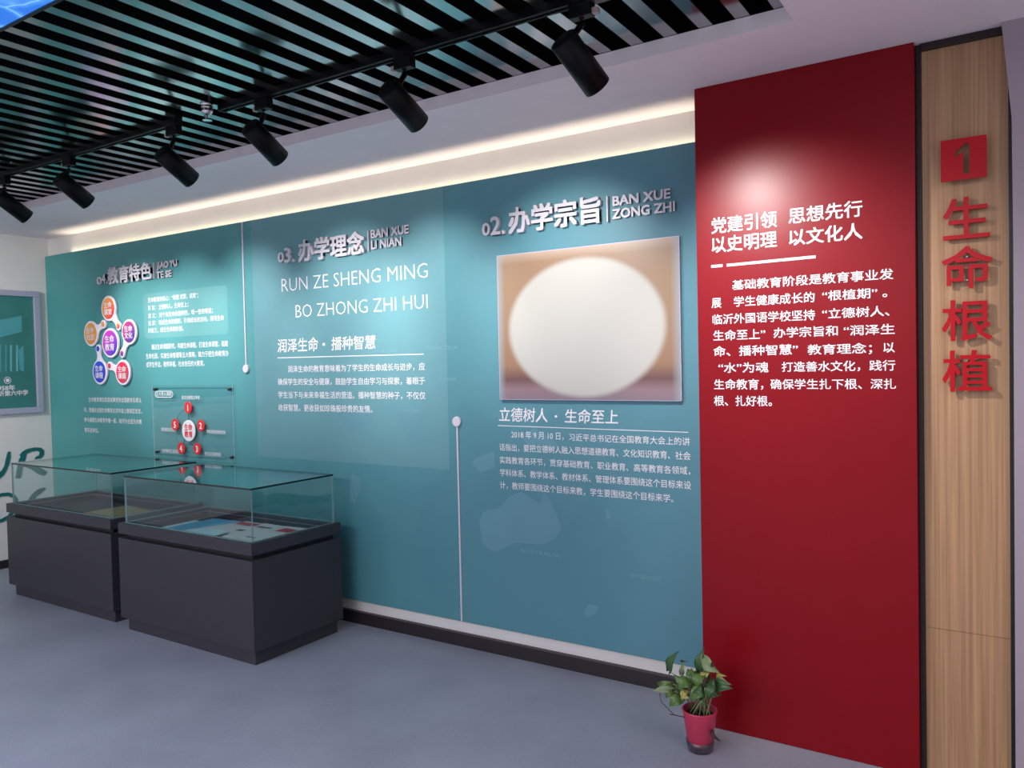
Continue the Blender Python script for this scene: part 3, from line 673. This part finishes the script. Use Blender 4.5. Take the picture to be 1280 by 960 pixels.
# ================================================================ DISPLAY CASES
def case(x1, y0, Ln, Wd, label):
    t = thing('display_case', label, 'display case', (x1, y0, 0), 'glass-topped display cases')
    o = .03; zr = .645; zt = .927; gt = .010
    obj('plinth', B(-Ln, 0, 0, Wd, 0, .078, bev=.001), case_m, t)
    obj('cabinet', B(-Ln-o, o, -o, min(Wd+o, Wd+.02), .078, .556, bev=.0025), case_m, t)
    obj('shadow_gap', B(-Ln+.008, -.008, .008, Wd-.008, .556, .583), case_edge, t)
    # hollow rim frame and tray
    bm = bmesh.new(); yo = Wd+.02; w = .05
    def ring(a, z0, z1, bev=0., e=0.):
        box(bm, -Ln-o, o, -o, -o+a, z0, z1, bev); box(bm, -Ln-o, o, yo-a, yo, z0, z1, bev)
        box(bm, -Ln-o, -Ln-o+a, -o+a, yo-a, z0, z1, bev); box(bm, o-a, o, -o+a, yo-a, z0, z1, bev)
    ring(.046, .583, zr, .0015)
    obj('rim', bm, case_m, t)
    bm = bmesh.new(); z0, z1 = .5835, zr-.022
    box(bm, -Ln+.0165, -.0165, .0165, .038, z0, z1); box(bm, -Ln+.0165, -.0165, yo-.068, yo-.0465, z0, z1)
    box(bm, -Ln+.0165, -Ln+.038, .038, yo-.068, z0, z1); box(bm, -.038, -.0165, .038, yo-.068, z0, z1); obj('inner_ledge', bm, case_m, t)
    obj('tray', B(-Ln+.0385, -.0385, .0385, yo-.0685, .5835, .5865), mat('dark_tray_cloth', (34, 33, 38), .85, bump=.2), t)
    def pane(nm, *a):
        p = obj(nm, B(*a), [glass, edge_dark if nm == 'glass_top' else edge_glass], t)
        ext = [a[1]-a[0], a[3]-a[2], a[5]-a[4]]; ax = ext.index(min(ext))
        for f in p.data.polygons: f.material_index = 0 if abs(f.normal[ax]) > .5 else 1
    g = .008
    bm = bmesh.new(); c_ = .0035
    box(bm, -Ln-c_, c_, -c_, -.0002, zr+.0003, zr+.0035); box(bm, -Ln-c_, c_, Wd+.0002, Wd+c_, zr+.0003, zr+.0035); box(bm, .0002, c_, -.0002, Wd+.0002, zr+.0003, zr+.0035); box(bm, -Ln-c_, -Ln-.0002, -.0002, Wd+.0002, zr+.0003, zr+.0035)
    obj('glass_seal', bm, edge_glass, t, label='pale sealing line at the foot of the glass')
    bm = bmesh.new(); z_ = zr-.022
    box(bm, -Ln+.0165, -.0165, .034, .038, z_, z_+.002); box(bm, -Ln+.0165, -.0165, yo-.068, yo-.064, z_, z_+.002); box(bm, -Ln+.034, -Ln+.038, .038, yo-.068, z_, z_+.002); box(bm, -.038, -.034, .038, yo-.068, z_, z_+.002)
    obj('ledge_edging', bm, mat('pale_ledge_line', (122, 128, 126), .4), t, label='pale edging of the inner ledge')  # paler strip along the inner edge of the ledge
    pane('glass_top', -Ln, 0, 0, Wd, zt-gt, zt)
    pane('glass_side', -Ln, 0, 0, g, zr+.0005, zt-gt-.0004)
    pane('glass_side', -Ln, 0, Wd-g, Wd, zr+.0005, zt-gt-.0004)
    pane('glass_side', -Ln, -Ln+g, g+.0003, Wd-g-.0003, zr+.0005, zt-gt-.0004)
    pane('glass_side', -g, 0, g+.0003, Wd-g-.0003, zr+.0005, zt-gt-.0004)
    return t
CA = case(-3.362, -.752, 1.15, .585, 'charcoal display case with newspapers, nearer and right of the pair')
CB = case(-4.706, -.722, 1.235, .60, 'charcoal display case with a tan sheet, left of the pair')

# papers
TZ = .5872
def paper(pts, z, th, m, name, label, cat='paper', curl=0.):
    bm = bmesh.new(); P_ = [Vector(p) for p in pts]; n = 6
    def at(u, v):
        return (P_[0]*(1-u)+P_[1]*u)*(1-v)+(P_[3]*(1-u)+P_[2]*u)*v
    g = [[bm.verts.new((*at(i/n, j/n), z+curl*math.sin(PI*i/n)*math.sin(PI*j/n*.9+.3)**2)) for i in range(n+1)] for j in range(n+1)]
    h = [[bm.verts.new(v.co+Vector((0, 0, th))) for v in row] for row in g]
    for j in range(n):
        for i in range(n):
            bm.faces.new((h[j][i], h[j][i+1], h[j+1][i+1], h[j+1][i])); bm.faces.new((g[j][i], g[j+1][i], g[j+1][i+1], g[j][i+1]))
    for i in range(n):
        bm.faces.new((g[0][i], g[0][i+1], h[0][i+1], h[0][i])); bm.faces.new((g[n][i+1], g[n][i], h[n][i], h[n][i+1]))
        bm.faces.new((g[i+1][0], g[i][0], h[i][0], h[i+1][0])); bm.faces.new((g[i][n], g[i+1][n], h[i+1][n], h[i][n]))
    o = obj(name, bm, m); tag(o, label, cat); return o
ct = crop(200, 640, 7.11)
def tp(x, y, z=.59):
    p = U(*ct(x, y), 2, z); return (p.x, p.y)
def strip_on(parent, pts, z, m, name, label=None):
    bm = bmesh.new(); v = [bm.verts.new((p[0], p[1], z)) for p in pts]; w = [bm.verts.new((p[0], p[1], z+.0004)) for p in pts]
    bm.faces.new(w); bm.faces.new(v[::-1])
    for i in range(4): bm.faces.new((v[i], v[(i+1) % 4], w[(i+1) % 4], w[i]))
    o = obj(name, bm, m, parent)
    if label: o['label'] = label
def tl_(poly, fac=.5): return poly
news = mat('newsprint', (196, 192, 188), .8, var=.06, scale=90)
paleb = mat('pale_blue_paper', (172, 200, 206), .7, var=.03)
skyb = mat('sky_blue_cover', (92, 158, 192), .5, var=.04)
newsred = mat('newspaper_red', (176, 22, 36), .7)
ink = mat('news_ink', (60, 60, 66), .8)
X0 = -3.362-1.15
o1 = paper([(X0+.085, -.66), (X0+.32, -.66), (X0+.32, -.34), (X0+.085, -.34)], TZ, .004, paleb, 'leaflet', 'pale blue leaflet at the left end of the right case', 'leaflet')
o2 = paper([(X0+.17, -.62), (X0+.45, -.60), (X0+.45, -.25), (X0+.17, -.26)], TZ+.0045, .006, skyb, 'magazine', 'sky-blue covered magazine among the newspapers in the right case', 'magazine')
o3 = paper([(X0+.30, -.71), (X0+.66, -.71), (X0+.66, -.24), (X0+.46, -.24)], TZ+.011, .003, news, 'newspaper', 'newspaper with a red banner beside the blue magazine', 'newspaper', .002)
o4 = paper([(X0+.60, -.70), (X0+.93, -.70), (X0+.90, -.26), (X0+.64, -.25)], TZ+.0182, .003, news, 'newspaper', 'newspaper with black headline near the glass corner, centre right of tray', 'newspaper', .004)
o5 = paper([(X0+.88, -.70), (X0+1.08, -.70), (X0+1.09, -.26), (X0+.86, -.28)], TZ+.0265, .003, news, 'newspaper', 'newspaper with a small red block at the right end of the tray', 'newspaper', .004)
o6 = paper([(X0+.48, -.725), (X0+.74, -.725), (X0+.72, -.56), (X0+.50, -.55)], TZ+.034, .002, paleb, 'leaflet', 'pale leaflet lying along the front glass of the right case', 'leaflet')
strip_on(o3, [(X0+.48, -.34), (X0+.66, -.34), (X0+.66, -.29), (X0+.48, -.29)], TZ+.0215, newsred, 'red_banner', 'red banner')
strip_on(o4, [(X0+.70, -.36), (X0+.82, -.36), (X0+.82, -.345), (X0+.70, -.345)], TZ+.0262, ink, 'headline')
strip_on(o4, [(X0+.67, -.49), (X0+.73, -.49), (X0+.73, -.455), (X0+.67, -.455)], TZ+.0262, ink, 'news_picture')
strip_on(o5, [(X0+.93, -.42), (X0+1.03, -.42), (X0+1.03, -.34), (X0+.93, -.34)], TZ+.0345, newsred, 'red_block', 'red title block')
strip_on(o5, [(X0+.90, -.60), (X0+.98, -.60), (X0+.98, -.588), (X0+.90, -.588)], TZ+.0345, ink, 'headline')
XB = -4.706-1.235
paper([(XB+.55, -.62), (XB+1.08, -.62), (XB+1.06, -.27), (XB+.55, -.22)], TZ, .003, mat('tan_paper', (150, 126, 82), .8, var=.08, scale=20), 'document', 'old tan sheet lying in the left case', 'document')
paper([(XB+.82, -.69), (XB+1.14, -.69), (XB+1.12, -.60), (XB+.84, -.56)], TZ+.0035, .003, mat('pale_green_paper', (176, 206, 186), .7), 'leaflet', 'pale green leaflet against the front glass of the left case', 'leaflet')
paper([(XB+1.09, -.56), (XB+1.19, -.56), (XB+1.19, -.36), (XB+1.09, -.36)], TZ, .018, mat('dark_red_cover', (96, 20, 34), .5), 'book', 'small dark red book at the right end of the left case', 'book')

# ================================================================ TRACKS, SPOTLIGHTS, SPRINKLER
TY = -1.15
def track(x0, x1, label, cap=False):
    t = thing('lighting_track', label, 'track', (x0, TY, 2.70), 'black lighting tracks')
    L_ = x1-x0; bm = bmesh.new()
    box(bm, 0, L_, -.018, .018, .012, .022); box(bm, 0, L_, -.018, -.010, -.006, .012); box(bm, 0, L_, .010, .018, -.006, .012)
    box(bm, 0, L_, -.0035, .0035, .004, .012)
    obj('rail', bm, black_m, t)
    bm = bmesh.new(); box(bm, .03, L_-.03, -.0098, -.0075, .0, .004); box(bm, .03, L_-.03, .0075, .0098, .0, .004)
    obj('conductor', bm, steel_m, t, label='bright conductor lines')
    for a, b in ((-.012, 0.0), (L_, L_+.012)): obj('end_cap', B(a, b, -.020, .020, -.008, .0215, bev=.002), black_m, t)
    if cap:
        obj('feed_cover', B(L_-.10, L_+.01, -.021, .021, -.012, -.0065, bev=.001), mat('dark_grey_cap', (60, 58, 60), .4), t)
        bm = bmesh.new(); lathe(bm, [(0, 0), (.016, 0), (.016, .002), (0, .002)], 18, (L_-.022, 0, -.0122), (0, 0, -1))
        obj('feed_sticker', bm, white_ink, t, label='white oval sticker')
    return t
track(-6.6, -3.30, 'black lighting track on the left, carrying three visible spotlights')
track(-2.968, -1.045, 'black lighting track on the right, ending in a white sticker', True)
lens_m = mat('lamp_lens', (255, 250, 240), .4, emit=(255, 248, 235), estr=6)
def spot(ax_, T, aim, energy, label, lever=1, color=(1.0, .98, .95), size=62, blend=1.0, lit=True):
    t = thing('track_spotlight', label, 'spotlight', (ax_, TY, 2.66), 'black cylinder track spotlights')
    base = Vector((ax_, TY, 2.66)); T = Vector(T)-base; A = Vector(aim)-base; d = (A-T).normalized(); L_ = .187; R = .0445
    obj('adapter', B(-.040, .040, -.0165, .0165, -.012, .0335, bev=.002), black_m, t)
    obj('lever', B(-.040-.02, -.040, -.010, .010, -.010, .008, bev=.001) if lever > 0 else B(.040, .060, -.010, .010, -.010, .008, bev=.001), mat('grey_lever', (168, 152, 150), .4), t, label='pale grey locking lever')
    mid = T+d*.035
    bm = bmesh.new(); tube(bm, [(0, 0, -.01), (0, 0, -.03), (0, min(0, mid.y+.03), mid.z+.035), (mid.x*.9, mid.y+.02, mid.z+.01)], [.014, .011, .010, .010], 12); obj('stem', bm, black_m, t)
    bm = bmesh.new()
    lathe(bm, [(0, 0), (R-.003, 0), (R, .003), (R, L_), (R-.004, L_), (R-.006, L_-.03), (0, L_-.032)], 32, T, d)
    o = obj('lamp_body', bm, black_m, t, smooth=True)
    bm = bmesh.new(); lathe(bm, [(0, 0), (R-.010, 0), (R-.010, .002), (0, .003)], 24, T+d*(L_-.0315), d); obj('lens', bm, lens_m, t)
    if lit:
        p = T+d*(L_+.002)+base
        light('spot_beam', 'SPOT', p, energy, color, p+d, spot_size=math.radians(size), spot_blend=blend, shadow_soft_size=.03)
spot(-1.177, (-1.172, -1.29, 2.535), (-.74, 0, 1.46), 54, 'black spotlight nearest the red board, last on the right track', -1, size=80)
spot(-1.918, (-1.916, -1.251, 2.552), (-1.86, 0, 1.863), 46, 'black spotlight in the middle of the right track', 1)
spot(-2.70, (-2.690, -1.235, 2.556), (-2.70, 0, 1.769), 46, 'black spotlight first from the left on the right track', 1)
spot(-3.33, (-3.300, -1.24, 2.548), (-3.33, 0, 1.80), 46, 'black spotlight at the right end of the left track', 1)
spot(-4.25, (-4.205, -1.23, 2.565), (-4.26, 0, 1.75), 46, 'black spotlight second from the right end of the left track', 1)
spot(-4.95, (-4.87, -1.225, 2.565), (-4.90, 0, 1.75), 46, 'black spotlight farthest left in view, by the ceiling corner', 1)
spot(-5.60, (-5.60, -1.23, 2.555), (-5.45, 0, 1.75), 46, 'black spotlight beyond the left edge of view on the left track', 1)
# wash on the left wall from the second row of spotlights outside the view
light('spot_beam_side', 'SPOT', (-5.5, -2.6, 2.6), 90, (1, .98, .96), (XL, -.9, 1.75), spot_size=math.radians(66), spot_blend=1, shadow_soft_size=.03)

sp_ = thing('sprinkler', 'small chrome fire sprinkler hanging between the slats', 'sprinkler', (-3.012, -1.2, 2.64))
chrome = mat('chrome', (200, 196, 200), .12, metal=1)
bm = bmesh.new(); lathe(bm, [(0, .15), (.019, .15), (.019, .09), (.021, .088), (.021, .082), (0, .082)], 20); obj('pipe', bm, mat('dull_red_pipe', (92, 70, 78), .4), sp_, smooth=False)
bm = bmesh.new(); lathe(bm, [(.010, .088), (.025, .086), (.028, .080), (.026, .074), (.020, .071), (.026, .068), (.027, .062), (.021, .056), (.025, .052), (.024, .044), (.013, .034), (.006, .030), (0, .029)], 20); obj('sprinkler_body', bm, chrome, sp_, smooth=True)
bm = bmesh.new(); tube(bm, [(-.017, 0, .045), (-.018, 0, .032), (-.006, 0, .018), (0, 0, .014)], .0028, 6); tube(bm, [(.017, 0, .045), (.018, 0, .032), (.006, 0, .018), (0, 0, .014)], .0028, 6); tube(bm, [(0, 0, .032), (0, 0, .010)], .004, 6); obj('yoke', bm, chrome, sp_)
bm = bmesh.new(); lathe(bm, [(0, .012), (.019, .011), (.020, .008), (.005, .007), (0, .007)], 20); obj('deflector', bm, chrome, sp_)

# ================================================================ PLANT
PC = Vector((-1.075, -.45, 0))
PY = PC.y
PT = thing('potted_plant', 'drooping green pothos in a red plastic pot on the floor', 'plant', PC)
pot_m = mat('red_plastic', (186, 52, 82), .35, var=.05)
bm = bmesh.new(); lathe(bm, [(0, .026), (.044, .026), (.0490, .032), (.0650, .142), (.0665, .150), (.066, .152), (.0685, .158), (.0685, .164), (.0655, .166), (.062, .160), (.058, .14), (0, .14)], 36)
obj('pot', bm, pot_m, PT, smooth=True)
bm = bmesh.new(); lathe(bm, [(0, .001), (.045, .001), (.0495, .005), (.0545, .044), (.0535, .0442), (.0487, .007), (0, .004)], 36)
obj('outer_cup', bm, glass_mat('cloudy_plastic', (.90, .87, .90), .04, .35, (.6, .56, .62)), PT, smooth=True, label='cloudy clear outer cup')
bm = bmesh.new(); lathe(bm, [(0, .143), (.03, .145), (.0575, .1425)], 24)
for i in range(60):
    a, r = random.random()*2*PI, random.random()*.05; box(bm, r*math.cos(a)-.003, r*math.cos(a)+.003, r*math.sin(a)-.003, r*math.sin(a)+.003, .143, .148+random.random()*.004)
obj('soil', bm, mat('dark_soil', (34, 24, 22), .95), PT, kind='stuff')
leafg = [mat('leaf_green', (84, 112, 52), .4, var=.15, scale=25), mat('leaf_deep_green', (58, 90, 48), .38, var=.15, scale=25), mat('leaf_yellowing', (164, 158, 84), .45, var=.2, scale=25), mat('leaf_pale', (132, 146, 104), .45, var=.15, scale=25)]
stem_m = mat('pale_stem', (150, 160, 118), .5); dead = mat('dry_leaf', (66, 46, 40), .8, var=.2, scale=40)
cp = crop(780, 760, 4.8)
def pl(x, y, dy): return U(*cp(x, y), 1, PY+dy)-PC
def leaf(base, tip, width, m, dy0, dy1, fold=.35, droop=.02, name='leaf', faces=(0, -1, .35)):
    b, t = pl(*base, dy0), pl(*tip, dy1); d = t-b; L_ = d.length; d.normalize()
    n0 = Vector(faces).normalized(); s = d.cross(n0).normalized(); n0 = s.cross(d).normalized(); Wm = width/4.8/330
    bm = bmesh.new(); N = 9; rows = []
    for i in range(N+1):
        u = i/N; w = Wm*(math.sin(PI*min(1, u*.92+.08))**.75)*(1.25-.75*u) if u < 1 else 0
        back = -.10*L_ if i == 0 else 0
        c_ = b+d*(L_*u)+n0*(droop*math.sin(PI*u))
        row = []
        for k, sd in enumerate((-1, -.5, 0, .5, 1)):
            off = back*abs(sd)
            row.append(bm.verts.new(c_+s*(w*.5*sd)+d*off-n0*(fold*abs(sd)*w*.5*(-1))+n0*(.004*math.sin(6*u+3*sd))))
        rows.append(row)
    for a, c_ in zip(rows, rows[1:]):
        for k in range(4): bm.faces.new((a[k], a[k+1], c_[k+1], c_[k]))
    bmesh.ops.remove_doubles(bm, verts=bm.verts[:], dist=1e-5)
    ext = bmesh.ops.solidify(bm, geom=bm.faces[:], thickness=.0007)
    o = obj(name, bm, m, PT, smooth=True)
    # stem from the soil to the leaf base
    return b
LV = [((272, 378), (330, 258), 62, 1, .02, .0), ((455, 385), (482, 242), 62, 1, .02, .03), ((478, 300), (572, 388), 75, 3, .0, -.02), ((540, 470), (652, 485), 78, 1, -.02, -.05),
      ((560, 420), (646, 462), 36, 3, .0, -.02), ((500, 420), (535, 330), 46, 0, .02, .0), ((345, 400), (358, 320), 34, 3, .03, .03), ((380, 440), (300, 395), 62, 0, -.02, -.04),
      ((400, 440), (330, 490), 86, 0, -.03, -.06), ((295, 455), (198, 450), 40, 0, .0, .0), ((310, 495), (170, 500), 44, 3, -.01, -.05), ((300, 500), (250, 540), 46, 0, -.02, -.04),
      ((350, 540), (272, 590), 68, 0, -.04, -.07), ((470, 400), (440, 480), 74, 0, -.03, -.06), ((500, 385), (490, 450), 60, 2, .0, -.04), ((480, 480), (400, 560), 74, 0, -.05, -.09), ((440, 480), (480, 540), 66, 1, -.06, -.09),
      ((510, 440), (560, 520), 82, 1, -.04, -.07), ((530, 450), (500, 545), 60, 1, -.06, -.09), ((380, 490), (352, 560), 42, 2, -.05, -.08), ((360, 520), (395, 545), 52, 2, -.06, -.08),
      ((440, 390), (400, 470), 60, 1, -.01, -.03), ((395, 370), (420, 450), 50, 0, .0, -.02), ((500, 500), (585, 520), 50, 1, -.03, -.05), ((470, 520), (500, 590), 40, 1, -.05, -.07), ((350, 450), (330, 520), 60, 1, .0, -.02), ((560, 410), (615, 410), 34, 2, .02, .0)]
for i, (b_, t_, w, mi, d0, d1) in enumerate(LV):
    p = leaf(b_, t_, w*1.15, leafg[mi], d0, d1, faces=(random.uniform(-.3, .3), -1, random.uniform(.1, .7)))
    a = random.random()*2*PI; r = .015+.03*random.random(); root = Vector((r*math.cos(a), r*math.sin(a), .146))
    mid = (root+p)/2+Vector((random.uniform(-.01, .01), 0, .02))
    bm = bmesh.new(); tube(bm, [root, mid, p], [.0028, .0022, .0014], 6); obj('stem', bm, stem_m, PT, smooth=True)
leaf((525, 735), (578, 800), 34, dead, -.02, -.04, name='dry_leaf'); leaf((492, 420), (490, 485), 26, dead, -.07, -.09, name='dry_leaf'); leaf((350, 318), (378, 322), 16, dead, .03, .02, name='dry_leaf'); leaf((530, 325), (540, 350), 22, dead, -.04, -.04, name='dry_leaf')
bm = bmesh.new()
tube(bm, [pl(212, 510, -.05), pl(225, 565, -.06), pl(300, 640, -.05), pl(340, 650, -.03)], .0016, 6); tube(bm, [pl(275, 637, -.06), pl(330, 648, -.055), pl(392, 660, -.04)], .0018, 6)
obj('dry_tendril', bm, dead, PT)
